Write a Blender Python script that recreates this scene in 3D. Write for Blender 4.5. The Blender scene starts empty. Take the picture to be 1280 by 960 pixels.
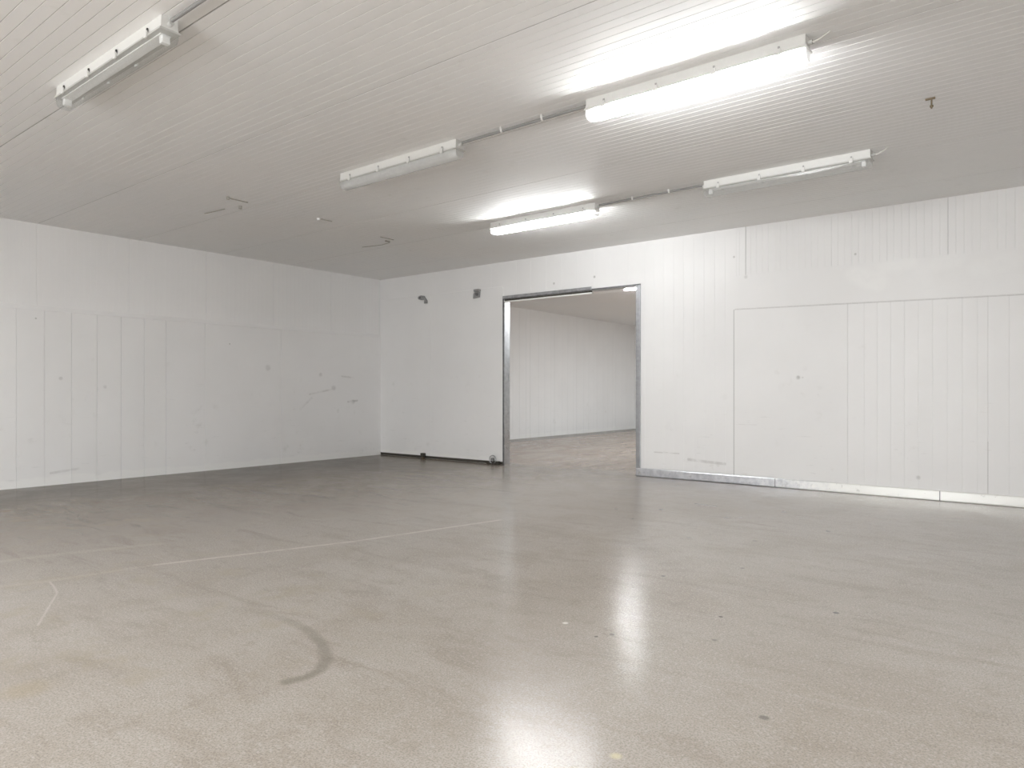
import bpy, bmesh, math, random
from mathutils import Vector, Matrix
random.seed(7)
scene = bpy.context.scene
COL = scene.collection
H = 3.603                      # ceiling height
PI = math.pi

# ------------------------------------------------------------------ mesh helper
class MB:
    def __init__(s): s.v = []; s.f = []; s.sm = []
    def add(s, vs, fs, smooth=False):
        b = len(s.v); s.v += [tuple(p) for p in vs]
        for f in fs:
            s.f.append([i + b for i in f]); s.sm.append(smooth)
    def box(s, x0, x1, y0, y1, z0, z1, bev=0.0):
        bm = bmesh.new()
        bmesh.ops.create_cube(bm, size=1.0)
        for v in bm.verts:
            v.co = Vector(((x0+x1)/2 + v.co.x*(x1-x0), (y0+y1)/2 + v.co.y*(y1-y0), (z0+z1)/2 + v.co.z*(z1-z0)))
        if bev > 0:
            bmesh.ops.bevel(bm, geom=bm.edges[:], offset=bev, segments=2, affect='EDGES', profile=0.6)
        bm.verts.index_update()
        s.add([v.co for v in bm.verts], [[v.index for v in f.verts] for f in bm.faces])
        bm.free()
    def prism(s, pts, lo, hi, fn, caps=True, smooth=False, closed=True):
        """pts: 2D outline, extruded from lo to hi; fn(a, b, t) -> xyz"""
        n = len(pts)
        vs = [fn(a, b, lo) for a, b in pts] + [fn(a, b, hi) for a, b in pts]
        fs = [[i, (i+1) % n, n+(i+1) % n, n+i] for i in range(n if closed else n-1)]
        s.add(vs, fs, smooth)
        if caps:
            s.add(vs, [list(range(n))[::-1], list(range(n, 2*n))])
    def cyl(s, p0, p1, r0, r1=None, n=16, caps=True):
        r1 = r0 if r1 is None else r1
        p0, p1 = Vector(p0), Vector(p1); d = (p1-p0).normalized()
        a = d.orthogonal().normalized(); b = d.cross(a)
        vs = []
        for p, r in ((p0, r0), (p1, r1)):
            for i in range(n):
                t = 2*PI*i/n; vs.append(p + r*(a*math.cos(t) + b*math.sin(t)))
        s.add(vs, [[i, (i+1) % n, n+(i+1) % n, n+i] for i in range(n)], True)
        if caps: s.add(vs, [list(range(n))[::-1], list(range(n, 2*n))])
    def tube(s, pts, r, n=10):
        pts = [Vector(p) for p in pts]; vs = []; ref = None
        for i, p in enumerate(pts):
            d = (pts[min(i+1, len(pts)-1)] - pts[max(i-1, 0)]).normalized()
            a = d.orthogonal().normalized() if ref is None else (ref - d*ref.dot(d)).normalized()
            ref = a; b = d.cross(a)
            for k in range(n):
                t = 2*PI*k/n; vs.append(p + r*(a*math.cos(t) + b*math.sin(t)))
        fs = []
        for i in range(len(pts)-1):
            for k in range(n):
                fs.append([i*n+k, i*n+(k+1) % n, (i+1)*n+(k+1) % n, (i+1)*n+k])
        s.add(vs, fs, True)
        m = (len(pts)-1)*n
        s.add(vs, [list(range(n))[::-1], list(range(m, m+n))])
    def torus(s, c, axis, R, r, a0=0, a1=2*PI, n=24):
        c = Vector(c); ax = Vector(axis).normalized(); u = ax.orthogonal().normalized(); w = ax.cross(u)
        s.tube([c + R*(u*math.cos(a0+(a1-a0)*i/n) + w*math.sin(a0+(a1-a0)*i/n)) for i in range(n+1)], r)
    def build(s, name, mat, parent=None, fix=True):
        me = bpy.data.meshes.new(name)
        me.from_pydata(s.v, [], s.f); me.update()
        for p, q in zip(me.polygons, s.sm): p.use_smooth = q
        if fix:
            bm = bmesh.new(); bm.from_mesh(me)
            bmesh.ops.recalc_face_normals(bm, faces=bm.faces[:]); bm.to_mesh(me); bm.free()
        me.materials.append(mat)
        o = bpy.data.objects.new(name, me); COL.objects.link(o)
        if parent is not None: o.parent = parent
        return o

def tag(o, label, cat, group=None):
    o['label'] = label; o['category'] = cat
    if group: o['group'] = group
    return o
def structure(o, label=None, cat=None):
    o['kind'] = 'structure'
    if label: o['label'] = label
    if cat: o['category'] = cat
    return o
def thing(name, loc, label, cat, group=None, rz=0.0):
    o = bpy.data.objects.new(name, None); COL.objects.link(o)
    o.empty_display_size = 0.1
    o.location = loc; o.rotation_euler = (0, 0, rz)
    return tag(o, label, cat, group)

# ------------------------------------------------------------------ node helper
class NT:
    def __init__(s, name):
        s.m = bpy.data.materials.new(name); s.m.use_nodes = True
        s.t = s.m.node_tree; s.t.nodes.clear()
        s.out = s.t.nodes.new('ShaderNodeOutputMaterial')
        s.b = None
    def new(s, k, **kw):
        n = s.t.nodes.new(k)
        for a, b in kw.items(): setattr(n, a, b)
        return n
    def set(s, sock, v):
        if isinstance(v, bpy.types.NodeSocket): s.t.links.new(v, sock)
        elif isinstance(v, (tuple, list)) and sock.type == 'RGBA' and len(v) == 3: sock.default_value = (*v, 1)
        else: sock.default_value = v
    def pos(s):
        return s.new('ShaderNodeNewGeometry').outputs['Position']
    def math(s, op, a, b=0.0, c=None, clamp=False):
        n = s.new('ShaderNodeMath', operation=op, use_clamp=clamp)
        s.set(n.inputs[0], a); s.set(n.inputs[1], b)
        if c is not None: s.set(n.inputs[2], c)
        return n.outputs[0]
    def vec(s, op, a, b=None):
        n = s.new('ShaderNodeVectorMath', operation=op)
        s.set(n.inputs[0], a)
        if b is not None:
            s.set(n.inputs['Scale'] if op == 'SCALE' else n.inputs[1], b)
        return n.outputs['Value'] if op in ('LENGTH', 'DISTANCE', 'DOT_PRODUCT') else n.outputs['Vector']
    def sep(s, v):
        n = s.new('ShaderNodeSeparateXYZ'); s.set(n.inputs[0], v); return n.outputs
    def noise(s, v, scale, detail=3.0, rough=0.55, dist=0.0, stretch=None):
        if stretch is not None: v = s.vec('MULTIPLY', v, stretch)
        n = s.new('ShaderNodeTexNoise'); s.set(n.inputs['Vector'], v)
        n.inputs['Scale'].default_value = scale; n.inputs['Detail'].default_value = detail
        n.inputs['Roughness'].default_value = rough; n.inputs['Distortion'].default_value = dist
        return n.outputs['Fac']
    def step(s, v, a, b, lo=0.0, hi=1.0):
        n = s.new('ShaderNodeMapRange', interpolation_type='SMOOTHSTEP')
        s.set(n.inputs['Value'], v)
        for k, x in (('From Min', a), ('From Max', b), ('To Min', lo), ('To Max', hi)): s.set(n.inputs[k], x)
        return n.outputs['Result']
    def mix(s, f, a, b, mode='MIX'):
        n = s.new('ShaderNodeMix', data_type='RGBA', blend_type=mode)
        s.set(n.inputs[0], f); s.set(n.inputs[6], a); s.set(n.inputs[7], b)
        return n.outputs[2]
    def mul(s, *a):
        r = a[0]
        for x in a[1:]: r = s.math('MULTIPLY', r, x)
        return r
    def mx(s, *a):
        r = a[0]
        for x in a[1:]: r = s.math('MAXIMUM', r, x)
        return r
    def seg(s, p, a, b, w, soft):
        """soft-edged mask of a line segment between two world points"""
        a, b = Vector(a), Vector(b); d = b-a; L2 = d.length_squared
        ap = s.vec('SUBTRACT', p, tuple(a))
        t = s.math('DIVIDE', s.vec('DOT_PRODUCT', ap, tuple(d)), L2, clamp=True)
        n = s.new('ShaderNodeVectorMath', operation='SCALE'); n.inputs[0].default_value = tuple(d); s.set(n.inputs['Scale'], t)
        dist = s.vec('LENGTH', s.vec('SUBTRACT', ap, n.outputs[0]))
        return s.step(dist, w, w+soft, 1.0, 0.0)
    def poly(s, p, pts, w, soft):
        return s.mx(*[s.seg(p, a, b, w, soft) for a, b in zip(pts, pts[1:])])
    def spot(s, p, c, w, soft):
        return s.step(s.vec('DISTANCE', p, tuple(c)), w, w+soft, 1.0, 0.0)
    def bump(s, h, strength, dist=0.002):
        n = s.new('ShaderNodeBump'); n.inputs['Strength'].default_value = strength; n.inputs['Distance'].default_value = dist
        s.set(n.inputs['Height'], h); return n.outputs['Normal']
    def bsdf(s, col, rough=0.5, metal=0.0, normal=None, spec=None, **kw):
        n = s.new('ShaderNodeBsdfPrincipled')
        s.set(n.inputs['Base Color'], col); s.set(n.inputs['Roughness'], rough); s.set(n.inputs['Metallic'], metal)
        if normal is not None: s.set(n.inputs['Normal'], normal)
        if spec is not None: n.inputs['Specular IOR Level'].default_value = spec
        s.b = n
        s.t.links.new(n.outputs[0], s.out.inputs['Surface'])
        return s.m

def flat(name, col, rough=0.5, metal=0.0, var=0.06, scale=40):
    t = NT(name); p = t.pos()
    n = t.noise(p, scale, 4)
    c = t.mix(n, tuple(x*(1-var) for x in col), tuple(min(1, x*(1+var)) for x in col))
    return t.bsdf(c, rough, metal)

# ---------------------------------------------------------------- materials
def wall_material(name, scuffs):
    t = NT(name); p = t.pos(); z = t.sep(p)[2]
    big = t.noise(p, 0.9, 4); mid = t.noise(p, 6, 5, 0.6)
    c = t.mix(t.step(big, .3, .7), (.835, .833, .83), (.862, .86, .858))
    # old dirt: more of it low on the wall
    dirt = t.mul(t.step(mid, .56, .74), t.step(t.noise(p, 1.7, 2), .5, .68), t.step(z, 2.5, .2, .12, 1.0))
    c = t.mix(t.mul(dirt, .32), c, (.44, .43, .39))
    streak = t.mul(t.step(t.noise(p, 3.5, 5, .65, .4, (1, 1, 7)), .63, .72), t.step(z, 1.9, .1, .1, 1.0))
    c = t.mix(t.mul(streak, .30), c, (.47, .47, .45))
    # repainted skirt along the floor
    skirt = t.step(t.math('ADD', z, t.math('MULTIPLY', t.noise(p, 5, 3), .14)), .17, .20, 1.0, 0.0)
    c = t.mix(t.mul(skirt, .6), c, (.90, .90, .885))
    for q in scuffs['spots']:
        c = t.mix(t.mul(t.spot(p, q[:3], q[3]*.5, q[3]*1.3), q[4], t.step(mid, .3, .6, .5, 1)), c, (.34, .335, .32))
    for a, b, w, k in scuffs['lines']:
        c = t.mix(t.mul(t.seg(p, a, b, w, w*1.2), k, t.step(mid, .35, .6, .15, 1) if w > .005 else 1.0), c, (.30, .29, .27))
    for a, b, w, k in scuffs.get('paint', ()):
        e = t.mul(t.seg(p, a, b, w*.6, .10), k*.7, t.step(mid, .3, .55, .3, 1))
        c = t.mix(e, c, (.90, .90, .89))
    nrm = t.bump(t.math('ADD', t.noise(p, 55, 2), t.math('MULTIPLY', t.noise(p, 3.0, 2), 3.0)), .10, .002)
    return t.bsdf(c, t.step(mid, .3, .7, .30, .44), 0, nrm, spec=.42)

M = {}
M['wall_left'] = wall_material('white painted panel left', dict(
    spots=[(.03, -3.345, 2.104, .008, .9), (.03, -6.18, 2.30, .010, .8), (.03, -5.877, 1.485, .02, .35), (.03, -.73, 1.10, .035, .4),
           (.03, -1.5, 1.62, .03, .35), (.03, -1.2, 1.37, .04, .35), (.03, -2.62, 1.72, .04, .3), (.03, -5.3, 1.37, .02, .35)],
    lines=[((.03, -.85, 1.10), (.03, -.62, 1.12), .012, .35), ((.03, -1.75, 1.25), (.03, -1.2, 1.35), .010, .25),
           ((.03, -1.95, .98), (.03, -1.7, 1.18), .012, .22), ((.03, -1.0, 1.60), (.03, -.7, 1.57), .010, .25),
           ((.03, -6.0, .17), (.03, -5.65, .20), .010, .25)]))
M['wall_back'] = wall_material('white painted panel back', dict(
    spots=[(8.303, 0, 1.487, .022, .7), (8.36, 0, 1.487, .012, .5), (5.141, 0, 3.151, .016, .7), (4.35, 0, 3.12, .016, .55),
           (7.43, 0, 3.2, .012, .5), (7.60, 0, 2.90, .02, .3), (9.0, 0, 3.05, .012, .5), (9.7, 0, .26, .02, .4)],
    lines=[((7.44, -.008, 2.458), (10.95, -.008, 2.384), .005, .75), ((7.428, 0, .12), (7.428, 0, 2.45), .003, .75), ((8.914, 0, .12), (8.914, 0, 2.42), .003, .45), ((10.398, 0, .12), (10.398, 0, .72), .004, .6), ((7.595, 0, 2.93), (7.595, 0, 3.6), .003, .5), ((10.006, 0, 2.93), (10.006, 0, 3.6), .003, .3), ((7.45, 0, .84), (7.75, 0, .84), .006, .4), ((6.75, 0, .30), (7.3, 0, .27), .012, .3), ((6.2, 0, .38), (6.6, 0, .38), .006, .3),
           ((7.45, 0, .31), (8.8, 0, .30), .004, .3), ((9.9, 0, .32), (10.6, 0, .34), .004, .35)],
    paint=[((9.0, -.005, 2.78), (9.25, -.005, 2.66), .10, .8), ((9.3, -.005, 2.84), (9.62, -.005, 2.87), .03, .7), ((9.9, -.005, 2.82), (10.06, -.005, 2.85), .06, .8),
           ((10.3, -.005, 2.72), (10.6, -.005, 2.78), .08, .5)]))
M['wall_plain'] = wall_material('white painted panel plain', dict(spots=[], lines=[]))

def ceiling_material():
    t = NT('grey white ribbed ceiling sheet'); p = t.pos()
    big = t.noise(p, .55, 3); mid = t.noise(p, 5, 4)
    c = t.mix(t.step(big, .35, .65), (.845, .845, .842), (.858, .85, .84))
    c = t.mix(t.mul(t.step(mid, .6, .8), .15), c, (.5, .47, .42))
    y = t.sep(p)[1]; z = t.sep(p)[2]
    # dark joints; shade inside the rib grooves put into the colour
    c = t.mix(t.step(z, H+.0015, H+.004, 0, .52), c, (.22, .21, .19))
    c = t.mix(t.step(z, H+.006, H+.010, 0, .60), c, (.20, .19, .17))
    nrm = t.bump(t.noise(p, 26, 2), .12, .003)
    return t.bsdf(c, t.step(mid, .3, .7, .60, .66), 0, nrm, spec=.50)
M['ceiling'] = ceiling_material()

def floor_material():
    t = NT('worn concrete floor'); p = t.pos(); x, y, z = t.sep(p)
    n1 = t.noise(p, .45, 4, .55); n2 = t.noise(p, 1.9, 5, .62, .6); n3 = t.noise(p, 8, 5, .65, .5); g = t.noise(p, 125, 2, .6); g2 = t.noise(p, 60, 3, .7)
    st = t.noise(p, 2.2, 5, .65, .8, (.55, 2.2, 1))
    c = t.mix(t.step(n1, .3, .7), (.36, .328, .294), (.405, .378, .348))
    c = t.mix(t.step(n2, .42, .70, 0, .50), c, (.30, .262, .218))
    c = t.mix(t.step(n3, .5, .74, 0, .38), c, (.255, .22, .185))
    c = t.mix(t.step(st, .5, .72, 0, .44), c, (.265, .226, .192))
    c = t.mix(t.step(st, .44, .28, 0, .4), c, (.43, .405, .375))
    # fine aggregate
    c = t.mix(t.step(g, .46, .60, 0, .50), c, (.19, .172, .15))
    c = t.mix(t.step(g2, .52, .66, 0, .45), c, (.50, .475, .445))
    # greyer, polished centre / browner toward the left side
    left = t.step(t.math('ADD', x, t.math('MULTIPLY', n2, 1.4)), 7.4, 2.6)
    c = t.mix(left, c, (.55, .505, .45), 'MULTIPLY')
    c = t.mix(t.mul(left, t.step(st, .5, .66, 0, .5)), c, (.62, .58, .52), 'MULTIPLY')
    c = t.mix(t.mul(left, t.step(t.noise(p, 5, 5, .7, .5), .58, .72, 0, .6)), c, (.55, .50, .44), 'MULTIPLY')
    # yellowish patches near the camera on the left
    yel = t.mul(t.step(t.noise(p, 2.6, 4, .6), .52, .68), t.step(y, -5.6, -7.0), t.step(x, 8.9, 7.2))
    c = t.mix(t.mul(yel, .35), c, (.31, .27, .195))
    # dark damp band along the left wall
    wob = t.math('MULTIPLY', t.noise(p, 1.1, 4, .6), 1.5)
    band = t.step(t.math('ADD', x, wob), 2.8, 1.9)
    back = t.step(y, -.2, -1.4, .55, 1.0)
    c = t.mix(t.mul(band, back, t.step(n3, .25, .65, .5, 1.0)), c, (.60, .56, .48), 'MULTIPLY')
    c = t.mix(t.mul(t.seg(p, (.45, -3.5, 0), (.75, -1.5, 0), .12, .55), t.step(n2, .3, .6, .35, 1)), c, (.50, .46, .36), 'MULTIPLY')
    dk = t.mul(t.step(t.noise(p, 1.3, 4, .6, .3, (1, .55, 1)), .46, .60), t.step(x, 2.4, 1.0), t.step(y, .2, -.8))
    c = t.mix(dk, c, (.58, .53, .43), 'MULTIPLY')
    # darker brown floor at the foot of the sliding door
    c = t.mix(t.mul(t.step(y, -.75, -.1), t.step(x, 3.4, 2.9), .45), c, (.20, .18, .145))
    # reddish brown worn floor of the room behind
    br = t.step(t.math('ADD', y, t.math('MULTIPLY', t.math('SUBTRACT', n2, .5), 1.6)), -.1, .55)
    st2 = t.noise(p, 1.5, 5, .65, .6, (2.2, .55, 1))
    bc = t.mix(t.step(st2, .38, .68), (.29, .232, .19), (.37, .33, .292))
    bc = t.mix(t.step(n3, .5, .7, 0, .6), bc, (.20, .15, .12))
    c = t.mix(br, c, bc)
    # marks: white scratch line, second faint line, curled thin scratch, tyre arc
    wob2 = t.vec('ADD', p, (0, 0, 0))
    s1 = t.mul(t.poly(p, [(5.0, -9.4, 0), (5.564, -7.902, 0), (5.696, -7.21, 0)], .008, .04), .09)
    s2 = t.mul(t.poly(p, [(5.696, -7.21, 0), (6.21, -5.78, 0), (6.58, -4.198, 0)], .006, .03), t.step(n3, .3, .6, .12, .42))
    s3 = t.mul(t.poly(p, [(4.45, -8.7, 0), (4.656, -7.897, 0), (4.746, -7.492, 0), (5.0, -6.8, 0)], .01, .07), .09)
    s4 = t.mul(t.poly(p, [(5.594, -7.878, 0), (5.80, -7.915, 0), (5.95, -7.955, 0), (6.124, -8.042, 0), (6.564, -8.261, 0)], .001, .010), .30)
    c = t.mix(t.mx(s1, s2, s3, s4), c, (.60, .57, .52))
    arc = [(7.20, -7.40, 0), (7.40, -7.352, 0), (7.60, -7.352, 0), (7.808, -7.38, 0), (8.044, -7.464, 0), (8.221, -7.566, 0), (8.315, -7.678, 0), (8.335, -7.76, 0), (8.31, -7.85, 0)]
    a1 = t.mul(t.poly(p, arc, .008, .045), t.step(x, 7.15, 8.3, .06, .55), t.step(n3, .2, .55, .55, 1))
    c = t.mix(a1, c, (.15, .13, .105))
    for q, w, k in [((10.003, -5.289, 0), .018, .9), ((9.497, -5.777, 0), .014, .8), ((8.838, -5.16, 0), .016, .8), ((10.107, -6.883, 0), .022, .55),
                    ((9.614, -6.164, 0), .016, .4), ((7.169, -2.881, 0), .022, .6), ((7.584, -2.623, 0), .03, .6), ((8.336, -2.655, 0), .024, .8),
                    ((8.453, -2.564, 0), .022, .8), ((8.441, -3.826, 0), .02, .8), ((9.344, -2.759, 0), .025, .7), ((8.701, -1.945, 0), .03, .6),
                    ((7.6, -3.3, 0), .02, .5), ((8.95, -3.6, 0), .02, .5), ((9.2, -4.6, 0), .016, .5), ((9.1, -6.5, 0), .012, .7), ((9.15, -6.42, 0), .016, .5)]:
        c = t.mix(t.mul(t.spot(p, q, w*.45, w*.8), k), c, (.055, .05, .045))
    c = t.mix(t.mul(t.seg(p, (7.72, -2.0, 0), (7.98, -2.05, 0), .008, .02), .75), c, (.10, .09, .08))
    c = t.mix(t.mul(t.spot(p, (9.788, -7.505, 0), .008, .024), .5), c, (.68, .60, .38))
    c = t.mix(t.mul(t.spot(p, (7.482, -8.602, 0), .03, .12), .3), c, (.33, .27, .16))
    c = t.mix(t.mul(t.spot(p, (8.85, -6.42, 0), .010, .012), .7), c, (.8, .77, .7))
    c = t.mix(1.0, c, (.965, .942, .915), 'MULTIPLY')
    # dark line where floor meets walls
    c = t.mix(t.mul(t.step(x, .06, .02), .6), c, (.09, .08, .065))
    rough = t.step(t.math('ADD', n2, t.math('MULTIPLY', n3, .5)), .45, .95, .15, .21)
    rough = t.math('ADD', rough, t.math('MULTIPLY', left, .035))
    nrm = t.bump(t.math('ADD', t.math('MULTIPLY', g2, .9), t.math('MULTIPLY', g, .6)), .40, .0010)
    m = t.bsdf(c, rough, 0, nrm)
    t.set(t.b.inputs['Specular IOR Level'], t.math('SUBTRACT', .5, t.math('MULTIPLY', left, .38)))
    return m
M['floor'] = floor_material()

def metal_material(name, c0, c1, rough, scale=14, metal=1.0):
    t = NT(name); p = t.pos()
    n = t.noise(p, scale, 5, .65); n2 = t.noise(p, 1.2, 2)
    c = t.mix(t.step(n, .3, .7), c0, c1)
    return t.bsdf(c, t.step(n2, .3, .7, rough*.8, rough*1.25), metal, t.bump(n, .08, .002))
def rail_material():
    t = NT('scuffed kick rail metal'); p = t.pos(); x = t.sep(p)[0]
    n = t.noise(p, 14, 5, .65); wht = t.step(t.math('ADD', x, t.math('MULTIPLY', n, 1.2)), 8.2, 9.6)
    c = t.mix(t.step(n, .3, .7), (.50, .51, .55), (.66, .67, .70))
    c = t.mix(wht, c, (.80, .80, .77))  # whiter toward the right: pale paint, plus a reflection highlight put into the colour
    c = t.mix(t.mul(t.step(t.noise(p, 9, 4, .6), .6, .72), .5), c, (.36, .35, .32))
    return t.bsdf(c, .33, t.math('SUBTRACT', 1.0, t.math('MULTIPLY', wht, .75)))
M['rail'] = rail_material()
M['galv'] = metal_material('galvanised steel', (.44, .45, .48), (.60, .61, .63), .34)
M['alu'] = metal_material('brushed aluminium', (.52, .53, .54), (.64, .65, .66), .30)
M['alu_mid'] = metal_material('grey aluminium edge', (.33, .335, .35), (.42, .425, .44), .4)
M['alu_dark'] = metal_material('dull grey aluminium edge', (.20, .20, .21), (.27, .27, .28), .45)
M['steel'] = metal_material('weathered steel bracket', (.30, .30, .30), (.46, .46, .46), .45, 60, .6)
M['dull'] = metal_material('dull grey brown fitting', (.36, .34, .31), (.48, .46, .42), .5, 60, .2)
M['rust'] = metal_material('rusty steel', (.16, .12, .08), (.26, .21, .14), .6, 80, .5)
M['conduit'] = flat('grey plastic conduit', (.27, .27, .265), .4)
M['rubber_and_gap_shade'] = flat('dark grimy rubber', (.055, .05, .04), .7)
M['white_plastic'] = flat('white plastic', (.80, .80, .78), .35)
M['holder'] = flat('white lamp holder plastic', (.88, .88, .87), .3)
M['housing'] = flat('off white fixture housing', (.74, .74, .72), .38, var=.03, scale=20)
M['slot_pale'] = flat('pale clip slot', (.40, .40, .39), .5)
M['slot'] = flat('dark clip slot', (.06, .06, .055), .6)
M['lip'] = flat('grey gasket with underside shade', (.55, .55, .53), .5)  # gasket grey that also carries the shade under unlit fixtures
M['cable'] = flat('white cable sheath', (.78, .77, .74), .45)
M['reflector'] = flat('white gear tray', (.82, .82, .81), .4)

def cover_material(name, transp, translucent):
    t = NT(name)
    p = t.pos(); n = t.noise(p, 25, 3)
    tr = t.new('ShaderNodeBsdfTransparent'); tr.inputs[0].default_value = (.96, .97, .97, 1)
    tl = t.new('ShaderNodeBsdfTranslucent'); tl.inputs[0].default_value = (.95, .95, .94, 1)
    df = t.new('ShaderNodeBsdfDiffuse'); df.inputs[0].default_value = (.85, .86, .86, 1)
    gl = t.new('ShaderNodeBsdfGlossy'); gl.inputs['Roughness'].default_value = .12
    m1 = t.new('ShaderNodeMixShader'); m1.inputs[0].default_value = translucent
    t.t.links.new(df.outputs[0], m1.inputs[1]); t.t.links.new(tl.outputs[0], m1.inputs[2])
    m2 = t.new('ShaderNodeMixShader'); t.set(m2.inputs[0], t.step(n, .3, .7, transp-.015, transp+.015))
    t.t.links.new(m1.outputs[0], m2.inputs[1]); t.t.links.new(tr.outputs[0], m2.inputs[2])
    lw = t.new('ShaderNodeLayerWeight'); lw.inputs[0].default_value = .5
    fr_ = t.math('ADD', t.mul(t.math('POWER', lw.outputs['Facing'], 4.0), .35), .035)
    m3 = t.new('ShaderNodeMixShader'); t.t.links.new(fr_, m3.inputs[0])
    t.t.links.new(m2.outputs[0], m3.inputs[1]); t.t.links.new(gl.outputs[0], m3.inputs[2])
    t.t.links.new(m3.outputs[0], t.out.inputs['Surface'])
    return t.m
M['cover_clear'] = cover_material('clear plastic cover', .95, .5)
M['cover_pale'] = cover_material('pale plastic cover', .82, .5)
M['cover_hazy'] = cover_material('hazy plastic cover', .62, .5)
M['cover_lit'] = cover_material('frosted plastic cover', .35, .75)

def tube_material(name, s):
    t = NT(name); p = t.pos()
    e = t.new('ShaderNodeEmission')
    t.set(e.inputs[0], t.mix(t.noise(p, 3, 1), (.97, .985, 1), (.985, .985, .985)))
    e.inputs[1].default_value = s
    t.t.links.new(e.outputs[0], t.out.inputs['Surface'])
    return t.m
TUBE = 490.0
M['tube'] = tube_material('lit fluorescent tube', TUBE)
M['tube_inner'] = tube_material('lit fluorescent tube behind', 1450)

# ---------------------------------------------------------------- room shell
XR, YF = 14.2, -15.0           # unseen right and rear extents of the room
BX, BY = -.66, 12.25           # left wall and end wall of the room behind
def ribs(lo, hi, pitch, phase, w, d, seams=(), sw=.008, sd=.008):
    """profile (u, depth) of a flat sheet with small V ribs"""
    k0 = math.ceil((lo - phase)/pitch); marks = []
    k = k0
    while phase + k*pitch < hi:
        marks.append((phase + k*pitch, w, d)); k += 1
    marks = [m for m in marks if all(abs(m[0]-s) > pitch*.45 for s in seams)]
    marks += [(s, sw, sd) for s in seams if lo < s < hi]
    marks.sort()
    pts = [(lo, 0)]
    for u, ww, dd in marks:
        if u - ww/2 <= lo or u + ww/2 >= hi: continue
        pts += [(u-ww/2, 0), (u-ww*.18, dd), (u+ww*.18, dd), (u+ww/2, 0)]
    pts.append((hi, 0)); return pts

# floor
mb = MB(); mb.box(-1.0, XR+.2, YF-.2, BY+.2, -.12, 0)
structure(mb.build('floor', M['floor']))

# ceiling: ribs run along x
joints = [-3.49 + 1.33*k for k in range(-8, 13)]
mb = MB()
pts = ribs(YF-.1, BY+.1, 1.33/16, -3.49, .0064, .0048, joints, .012, .012)
mb.prism(pts, -1.0, XR+.1, lambda a, b, t: (t, a, H+b), caps=False, closed=False)
mb.add([(-1, YF-.1, H+.1), (XR+.1, YF-.1, H+.1), (XR+.1, BY+.1, H+.1), (-1, BY+.1, H+.1)], [[0, 1, 2, 3]])
ceil = mb.build('ceiling', M['ceiling'], fix=False)
structure(ceil)

# left wall (x = 0): ribbed upper sheets, proud flat boards below
mb = MB()
mb.prism(ribs(YF-.1, .05, .0835, -6.16, .005, .0018, [-6.16, -4.95, -3.75, -2.5, -1.25], .010, .006), 2.30, H+.02, lambda a, b, t: (-b, a, t), caps=False, closed=False)
mb.box(-.08, -.02, YF-.1, .10, 0, H)
wl = structure(mb.build('wall_left', M['wall_left'], fix=False))
mb = MB()
seams = [-6.408 + .3325*k for k in range(-10, 7)] + [-3.78, -2.36]
low = ribs(YF-.1, .0, 9, 99, .01, .004, seams, .010, .009)
mb.prism(low, 0, 2.425, lambda a, b, t: (.028-b, a, t), caps=False, closed=False)
mb.add([(.028, YF, 2.425), (.028, 0, 2.425), (.010, 0, 2.475), (.010, YF, 2.475), (0, YF, 2.478), (0, 0, 2.478)], [[0, 1, 2, 3], [3, 2, 5, 4]])
mb.add([(.028, -6.53, 2.425), (.034, -6.53, 2.423), (.034, 0, 2.423), (.028, 0, 2.425), (.034, 0, 2.414), (.034, -6.53, 2.414), (.028, 0, 2.412), (.028, -6.53, 2.412)], [[0, 1, 2, 3], [1, 5, 4, 2], [5, 7, 6, 4]])
mb.build('lower_cladding', M['wall_left'], wl, fix=False)

# back wall (y = 0) with the doorway
DX0, DX1, DZ = 3.285, 5.905, 2.945
WT = .13
mb = MB()
fy = lambda a, b, t: (a, b, t)
mb.prism(ribs(0, DX0, 1.49, 0, .006, .003), 0, H+.02, fy, caps=False, closed=False)
mb.prism(ribs(DX0, DX1, .079*4, 4.50, .005, .002), DZ, H+.02, fy, caps=False, closed=False)
SB = 2.93
mb.prism(ribs(DX1, 7.5, .079*2, 6.2, .005, .0018), 0, H+.02, fy, caps=False, closed=False)
mb.prism(ribs(7.5, XR+.1, .0806, 10.006-.0806*40, .006, .0035, [7.60, 8.72, 10.006], .006, .006), 2.30, H+.02, fy, caps=False, closed=False)
mb.add([(-1, WT, 0), (DX0, WT, 0), (DX0, WT, H), (-1, WT, H), (DX1, WT, 0), (XR, WT, 0), (XR, WT, H), (DX1, WT, H), (DX0, WT, DZ), (DX1, WT, DZ)],
       [[0, 1, 2, 3], [4, 5, 6, 7], [8, 9, 7, 2]])
wb = structure(mb.build('wall_back', M['wall_back'], fix=False))
# smooth sheet band above the lower boards
mb = MB(); mb.box(7.45, XR, -.005, .003, 2.464, SB, .002)
mb.v = [(x, y, z - (.021*(x-7.436) if z < 2.5 else .006*(x-7.436))) for x, y, z in mb.v]
mb.build('sheet_band', M['wall_back'], wb)
mb = MB()
prof = [(7.436, .0)] + [(u, d) for u, d in ribs(7.436, 8.914, 9, 99, .01, .004)[1:-1]]
lowp = ribs(7.436, XR, .1493, 9.404-.1493*40, .006, .003, [8.914, 10.398], .009, .005)
lowp = [q for q in lowp if not (7.44 < q[0] < 8.89)]
tz = lambda a: 2.452 - .0
mb.prism(lowp, .02, 2.452, lambda a, b, t: (a, -.010+b, t), caps=False, closed=False)
mb.add([(7.436, -.010, .02), (7.436, -.010, 2.452), (7.436, .004, 2.452), (7.436, .004, .02), (XR, -.010, 2.452), (XR, .004, 2.452)], [[0, 1, 2, 3], [1, 4, 5, 2]])
mb.v = [(x, y, z - (.021*(x-7.436) if z > 2.4 else 0)) for x, y, z in mb.v]
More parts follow.
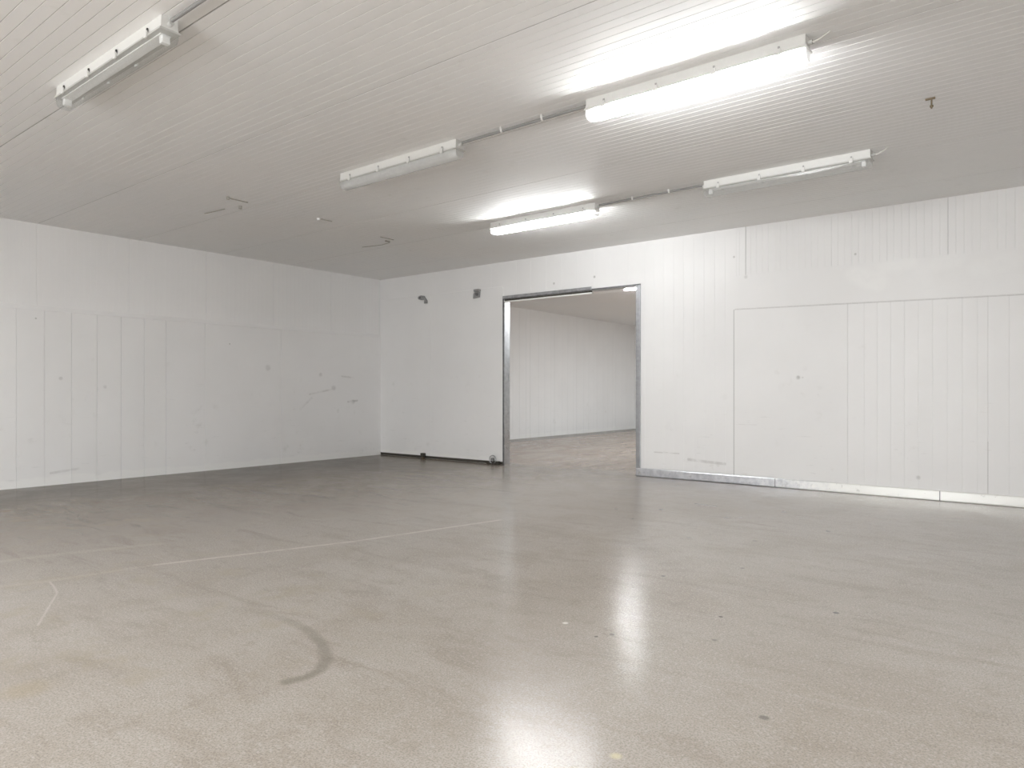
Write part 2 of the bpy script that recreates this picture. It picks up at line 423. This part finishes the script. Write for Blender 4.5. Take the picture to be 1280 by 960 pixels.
mb.build('lower_cladding', M['wall_back'], wb, fix=False)

# unseen enclosure
mb = MB(); mb.box(XR, XR+.1, YF-.1, BY+.1, 0, H+.05); structure(mb.build('wall_right', M['wall_plain']))
mb = MB(); mb.box(-1, XR+.1, YF-.1, YF, 0, H+.05); structure(mb.build('wall_front', M['wall_plain']))
# room behind
mb = MB()
mb.prism(ribs(WT-.1, BY+.05, .30, .2, .006, .003, [2.5+1.2*k for k in range(8)], .012, .006), 0, H+.02, lambda a, b, t: (BX-b, a, t), caps=False, closed=False)
structure(mb.build('wall_inner_left', M['wall_plain'], fix=False))
mb = MB()
mb.prism(ribs(BX-.05, XR+.1, .25, .2, .008, .004), 0, H+.02, lambda a, b, t: (a, BY+b, t), caps=False, closed=False)
structure(mb.build('wall_inner_end', M['wall_plain'], fix=False))

# metal kick rail along the foot of the back wall
mb = MB()
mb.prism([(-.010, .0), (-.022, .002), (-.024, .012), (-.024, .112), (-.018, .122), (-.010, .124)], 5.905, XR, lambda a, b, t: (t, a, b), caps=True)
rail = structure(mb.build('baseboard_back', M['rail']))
for xs in (9.92, 8.0):
    j = MB(); j.box(xs, xs+.01, -.027, -.02, .004, .118, .001); j.build('joint', M['alu_dark'], rail)

# doorway frame
fr = MB()
fr.box(DX0, DX0+.012, -.012, WT+.01, 0, DZ-.012)              # left reveal
fr.box(DX1-.012, DX1, -.012, WT+.01, 0, DZ-.012)              # right reveal
fr.box(DX0, DX1, -.012, WT+.01, DZ-.012, DZ)                  # head reveal
frame = structure(fr.build('trim_1', M['alu']))
e = MB(); e.box(DX0-.030, DX0+.002, -.018, -.001, 0, DZ+.022, .003); e.build('edge_strip', M['alu_dark'], frame)
e = MB(); e.box(DX1-.012, DX1+.066, -.018, -.001, .0, DZ+.010, .004); e.build('edge_strip', M['alu_mid'], frame)
e = MB(); e.box(DX0-.030, DX1+.066, -.018, -.001, DZ-.010, DZ+.016, .003); e.build('edge_strip', M['alu_dark'], frame)

# sliding door rail left in the head of the doorway: stops short of the right jamb
rt = thing('door_rail', (0, 0, 0), 'short metal rail with white lower lip under the left part of the doorway head', 'rail')
e = MB(); e.box(DX0-.02, 5.10, -.030, -.0185, DZ+.000, DZ+.050, .003); e.build('rail_channel', M['galv'], rt)
e = MB(); e.box(DX0+.013, 5.09, -.010, .02, DZ-.040, DZ-.0125, .002); e.build('rail_gap', M['rubber_and_gap_shade'], rt)  # dark filler box stands for the shade in the rail gap
e = MB(); e.box(DX0+.013, 5.11, -.022, .012, DZ-.066, DZ-.0405, .003); e.build('rail_lip', M['white_plastic'], rt)

# white sliding leaf standing open against the wall left of the doorway
dm = MB()
lp = ribs(.02, DX0-.032, 9, 99, .01, .004, [1.475], .006, .003)
dm.prism(lp, .052, 3.17, lambda a, b, t: (a, -.014+b, t), caps=False, closed=False)
x0, x1 = lp[0][0], lp[-1][0]
dm.add([(x0, -.014, 3.17), (x1, -.014, 3.17), (x1, 0, 3.178), (x0, 0, 3.178), (x0, -.014, .052), (x1, -.014, .052), (x0, 0, .052), (x1, 0, .052)],
       [[0, 1, 2, 3], [4, 5, 7, 6], [1, 5, 7, 2], [0, 4, 6, 3]])
door = structure(dm.build('door_1', M['wall_back'], fix=False), 'white sliding door leaf standing open left of the doorway', 'door')
e = MB(); e.box(.02, DX0-.034, -.012, -.001, .004, .052); e.build('bottom_gap_shade', M['rubber_and_gap_shade'], door)  # dark strip stands in for the shaded gap under the leaf

# steel brackets near the top of the leaf
b1 = thing('door_bracket', (1.273, -.011, 3.12), 'grey oval steel bracket with a bent tab high on the sliding door, nearer the corner', 'bracket', 'door brackets')
e = MB(); e.prism([(.085*math.cos(2*PI*i/20)-.03, .042*math.sin(2*PI*i/20)+.012) for i in range(20)], -.045, 0, lambda a, b, t: (a, t, b)); e.build('plate', M['steel'], b1)
e = MB(); e.prism([(.025, .0), (.07, .0), (.115, -.055), (.115, -.105), (.04, -.105), (.045, -.055)], -.032, -.004, lambda a, b, t: (a, t, b)); e.build('tab', M['steel'], b1)
e = MB(); e.cyl((-.05, -.045, .012), (-.05, -.062, .012), .018, n=6); e.build('bolt', M['alu_dark'], b1)
b2 = thing('door_bracket', (2.674, -.011, 3.08), 'grey square steel bracket with a top flange high on the sliding door, nearer the doorway', 'bracket', 'door brackets')
e = MB(); e.prism([(-.09, -.075), (.055, -.06), (.06, .04), (-.02, .045), (-.075, .02)], -.04, 0, lambda a, b, t: (a, t, b)); e.build('plate', M['steel'], b2)
e = MB(); e.box(-.045, .07, -.075, 0, .045, .085, .004); e.build('flange', M['steel'], b2)
e = MB(); e.cyl((.015, -.04, -.005), (.015, -.066, -.005), .028, n=6); e.build('bolt', M['alu_dark'], b2)

# floor guides under the leaf
g1 = thing('floor_guide', (1.30, -.055, 0), 'small black block guide on the floor under the middle of the sliding door', 'door guide')
e = MB(); e.box(-.045, .045, -.03, .03, .03, .105, .008); e.build('block', M['rubber_and_gap_shade'], g1)
e = MB(); e.box(-.02, .02, -.025, .025, 0, .03); e.build('foot', M['rust'], g1)
g2 = thing('floor_guide', (3.06, -.06, 0), 'round steel roller guide on the floor beside the left foot of the doorway', 'door guide')
e = MB(); e.torus((0, 0, .085), (0, 1, 0), .072, .009, n=28); e.build('roller_rim', M['alu'], g2)
e = MB(); e.cyl((0, -.012, .085), (0, .012, .085), .034, n=16); e.cyl((0, -.02, .085), (0, .02, .085), .014, n=10); e.build('roller_hub', M['steel'], g2)
e = MB(); e.box(-.11, .15, -.035, .035, 0, .022, .004); e.box(.10, .15, -.03, .03, .02, .06, .004); e.box(-.11, -.07, -.03, .03, .02, .05, .004); e.build('base_plate', M['rubber_and_gap_shade'], g2)

# ---------------------------------------------------------------- light fixtures
FL = 1.675
def fixture(x0, ynear, label, lit, cover, cable=False, name='fluorescent_light', group='ceiling tube lights', slots=True, tube='tube', dark_slots=False):
    r = thing(name, (x0 + FL/2, ynear + .055, H), label, 'light', group)
    h = FL/2
    lx = lambda a, b, t: (t, a, b)
    e = MB()   # housing: trapezoid channel with rounded lower edges
    e.prism([(-.050, -.001), (-.054, -.070), (-.058, -.080), (.058, -.080), (.054, -.070), (.050, -.001)], -h+.012, h-.012, lx)
    e.build('housing', M['housing'], r)
    e = MB(); e.box(-h, h, -.066, .066, -.092, -.080, .004); e.build('gasket_lip', M['lip'] if not lit else M['housing'], r)
    e = MB(); e.box(-h+.06, h-.06, -.034, .034, -.100, -.0925, .002); e.build('gear_tray', M['reflector'], r)
    # cover: rounded trough with closed ends
    prof = [(-.060, -.0925), (-.058, -.125), (-.050, -.150), (-.034, -.163), (0, -.167), (.034, -.163), (.050, -.150), (.058, -.125), (.060, -.0925)]
    e = MB()
    st = [(-h+.010, .90), (-h+.022, 1.0), (h-.022, 1.0), (h-.010, .90)]
    vs = []; n = len(prof)
    for t, k in st: vs += [(t, a*k, -.0925+(b+.0925)*k) for a, b in prof]
    fs = [[i*n+j, i*n+j+1, (i+1)*n+j+1, (i+1)*n+j] for i in range(3) for j in range(n-1)]
    e.add(vs, fs, True); e.add(vs, [list(range(n)), list(range(3*n, 4*n))])
    e.build('diffuser', M[cover], r)
    for s in (-1, 1):
        e = MB(); e.box(s*(h-.075)-.018, s*(h-.075)+.018, -.026, .026, -.148, -.1005, .005); e.build('lamp_holder', M['holder'], r)
    if lit:
        e = MB(); e.cyl((-h+.094, 0, -.128), (h-.094, 0, -.128), .013, n=12); e.build('tube', M[tube], r)
    for s in (-1, 1):
        for k in range(4):
            cx = -h + FL*(.105 + .263*k)
            c = MB(); c.box(cx-.016, cx+.016, s*.070-.006, s*.070+.006, -.104, -.060, .003)
            co = c.build('clip', M['housing'], r)
            if slots:
                c = MB(); c.box(cx-.006, cx+.006, s*.060-.004, s*.060+.004, -.060, -.040); c.build('clip_slot', M['slot' if dark_slots else 'slot_pale'], co)
    for s in (-1, 1):
        e = MB(); e.cyl((s*(h-.012), 0, -.045), (s*(h+.018), 0, -.045), .016, n=10); e.build('cable_gland', M['housing'] if s < 0 else M['lip'], r)
    if cable:
        pts = []
        P = [Vector((h+.018, 0, -.045)), Vector((h+.05, -.005, -.05)), Vector((h+.085, .012, -.025)), Vector((h+.12, .02, .002))]
        for i in range(13):
            t = i/12; a = (1-t)**3; b = 3*t*(1-t)**2; c_ = 3*t*t*(1-t); d = t**3
            pts.append(P[0]*a + P[1]*b + P[2]*c_ + P[3]*d)
        e = MB(); e.tube(pts, .0055, 8); e.build('cable', M['cable'], r)
    return r
R1, R2, R3 = -7.662, -5.005, -2.385
fixture(5.063, R1, 'unlit tube light with clear cover at the upper left of the photo', False, 'cover_clear', dark_slots=True)
fixture(5.05, R2, 'unlit tube light with hazy cover left of the large glowing light', False, 'cover_hazy')
fixture(8.09, R2, 'large glowing tube light nearest the camera, white cable at its right end', True, 'cover_lit', True)
fixture(4.93, R3, 'smaller glowing tube light on the ceiling above the doorway, in the main room', True, 'cover_lit')
fixture(7.965, R3, 'unlit tube light with clear cover in front of the right back wall', False, 'cover_pale', True)
fixture(3.76, 3.38, 'glowing tube light in the room behind, seen through the top right of the doorway', True, 'cover_lit', group='tube lights in the room behind', slots=False, tube='tube_inner')

# conduits between the fixtures, each with its saddle clips
def conduit(xa, xb, yc, label, clips):
    o = thing('conduit', (xa, yc, H), label, 'conduit', 'grey conduits between the lights')
    e = MB(); e.cyl((0, 0, -.030), (xb-xa, 0, -.030), .0125, n=12)
    e.build('pipe', M['conduit'], o)
    for cxx in clips:
        e = MB()
        e.prism([(-.022, -.001), (-.022, -.020), (-.014, -.040), (0, -.047), (.014, -.040), (.022, -.020), (.022, -.001), (.016, -.001), (.016, -.022), (.009, -.036), (0, -.0435), (-.009, -.036), (-.016, -.022), (-.016, -.001)],
                cxx-xa-.009, cxx-xa+.009, lambda a, b, t: (t, a, b))
        e.build('saddle_clip', M['white_plastic'], o)
conduit(6.745, 8.07, R2+.055, 'grey conduit along the ceiling between the two middle row lights', [7.21, 7.645])
conduit(6.625, 7.945, R3+.055, 'grey conduit along the ceiling between the two far row lights', [7.08, 7.545])
conduit(6.756, 11.2, R1+.055, 'grey conduit leaving the right end of the upper left light', [8.9, 10.2])

# ---------------------------------------------------------------- small ceiling leftovers
o = thing('ceiling_hook', (10.246, -3.36, H), 'small rusty T shaped bolt hanging from the ceiling at the right, near the joint', 'hook')
e = MB(); e.box(-.038, .030, -.008, .008, -.014, -.0005, .003); e.build('plate', M['rust'], o)
e = MB(); e.cyl((.005, 0, -.012), (.005, 0, -.085), .006, n=8); e.cyl((.005, 0, -.060), (.005, 0, -.074), .013, n=6); e.build('bolt', M['rust'], o)
o = thing('ceiling_anchor', (3.282, -3.961, H), 'white round button with a dark slot beside it on the ceiling', 'anchor')
e = MB(); e.cyl((0, 0, -.0005), (0, 0, -.022), .024, .018, n=14); e.build('button', M['holder'], o)
e = MB(); e.box(.012, .034, .03, .20, -.010, -.0005, .002); e.build('slot_strip', M['dull'], o)
o = thing('ceiling_anchor', (3.27, -5.10, H), 'dark metal strip with two bolt stubs, leftmost of the small ceiling fittings', 'anchor')
e = MB(); e.box(-.008, .008, -.15, .12, -.010, -.0005, .002); e.build('strip', M['dull'], o)
e = MB(); e.cyl((.03, -.155, -.0005), (.03, -.155, -.03), .018, n=8); e.build('stub', M['dull'], o)
e = MB(); e.cyl((-.235, .16, -.0005), (-.235, .16, -.035), .02, n=8); e.build('stub', M['dull'], o)
o = thing('ceiling_anchor', (3.10, -2.58, H), 'thin dark metal strip with one stub on the ceiling near the back corner', 'anchor')
e = MB(); e.box(-.008, .008, -.14, .12, -.009, -.0005, .002); e.build('strip', M['dull'], o)
e = MB(); e.box(-.15, -.12, .08, .16, -.02, -.0005, .004); e.build('stub', M['dull'], o)
# peeling sealant along the ceiling joints at the left
for nm, pts, lb in (('sealant_strip', [(2.35, -5.03), (2.50, -5.02), (2.63, -5.01), (2.76, -4.99)], 'dark loose strip of joint sealant on the ceiling above the left wall'),
                    ('sealant_strip', [(2.30, -2.40), (2.5, -2.37), (2.7, -2.34), (2.9, -2.36)], 'thin dark strip of joint sealant on the ceiling near the corner')):
    e = MB(); e.tube([(x, y, H-.004 - (.004 if 0 < i < 3 else 0)) for i, (x, y) in enumerate(pts)], .006 if pts[0][1] < -4 else .004, 6)
    tag(e.build(nm, M['dull']), lb, 'sealant')

# ---------------------------------------------------------------- fill lamps added out of view at ceiling height
def fill_lamp(x, y, power, L=1.55, rot=0, col=(.955, .98, 1)):
    d = bpy.data.lights.new('ceiling_fill_lamp', 'AREA'); d.shape = 'RECTANGLE'; d.size = L; d.size_y = .12
    d.energy = power; d.color = col
    o = bpy.data.objects.new('ceiling_fill_lamp', d); COL.objects.link(o); o.location = (x, y, H-.17); o.rotation_euler = (0, 0, rot)
for x, y, pw in ((12.2, -10.3, 30), (8.9, -10.6, 30), (5.0, -11.0, 60), (1.8, -11.0, 60), (12.2, -13.2, 80), (8.9, -13.2, 80), (5.0, -13.6, 80), (12.7, -7.6, 55)):
    fill_lamp(x, y, pw)
# large fill lamp added at the unseen rear wall to even out the far corner
dl = bpy.data.lights.new('rear_fill_light', 'AREA'); dl.shape = 'RECTANGLE'; dl.size = 5.0; dl.size_y = 2.8
dl.energy = 390; dl.color = (.97, .985, 1)
do = bpy.data.objects.new('rear_fill_light', dl); COL.objects.link(do); do.location = (7.0, -14.9, 1.5); do.rotation_euler = (PI/2, 0, math.radians(12))
for x, y in ((8.5, 6.2), (8.5, 9.2), (4.6, 6.8), (4.6, 9.6)):
    fill_lamp(x, y, 82, col=(.89, .955, 1))

w = bpy.data.worlds.new('world'); scene.world = w; w.use_nodes = True
w.node_tree.nodes['Background'].inputs[0].default_value = (.9, .92, 1, 1)
w.node_tree.nodes['Background'].inputs[1].default_value = .2

# ---------------------------------------------------------------- camera
cam = bpy.data.cameras.new('camera'); co = bpy.data.objects.new('camera', cam); COL.objects.link(co)
cam.sensor_width = 36; cam.lens = 873.27/1280*36
cam.shift_y = 9.49/1280
cam.clip_start = .05
co.location = (11.030, -9.697, 1.30); co.rotation_euler = (PI/2, 0, math.radians(37.997))
scene.camera = co

scene.view_settings.view_transform = 'Standard'
scene.view_settings.look = 'None'
scene.view_settings.exposure = 0.27
scene.cycles.max_bounces = 12; scene.cycles.diffuse_bounces = 7; scene.cycles.glossy_bounces = 5
scene.cycles.transparent_max_bounces = 16
scene.cycles.caustics_reflective = False
scene.cycles.use_denoising = True
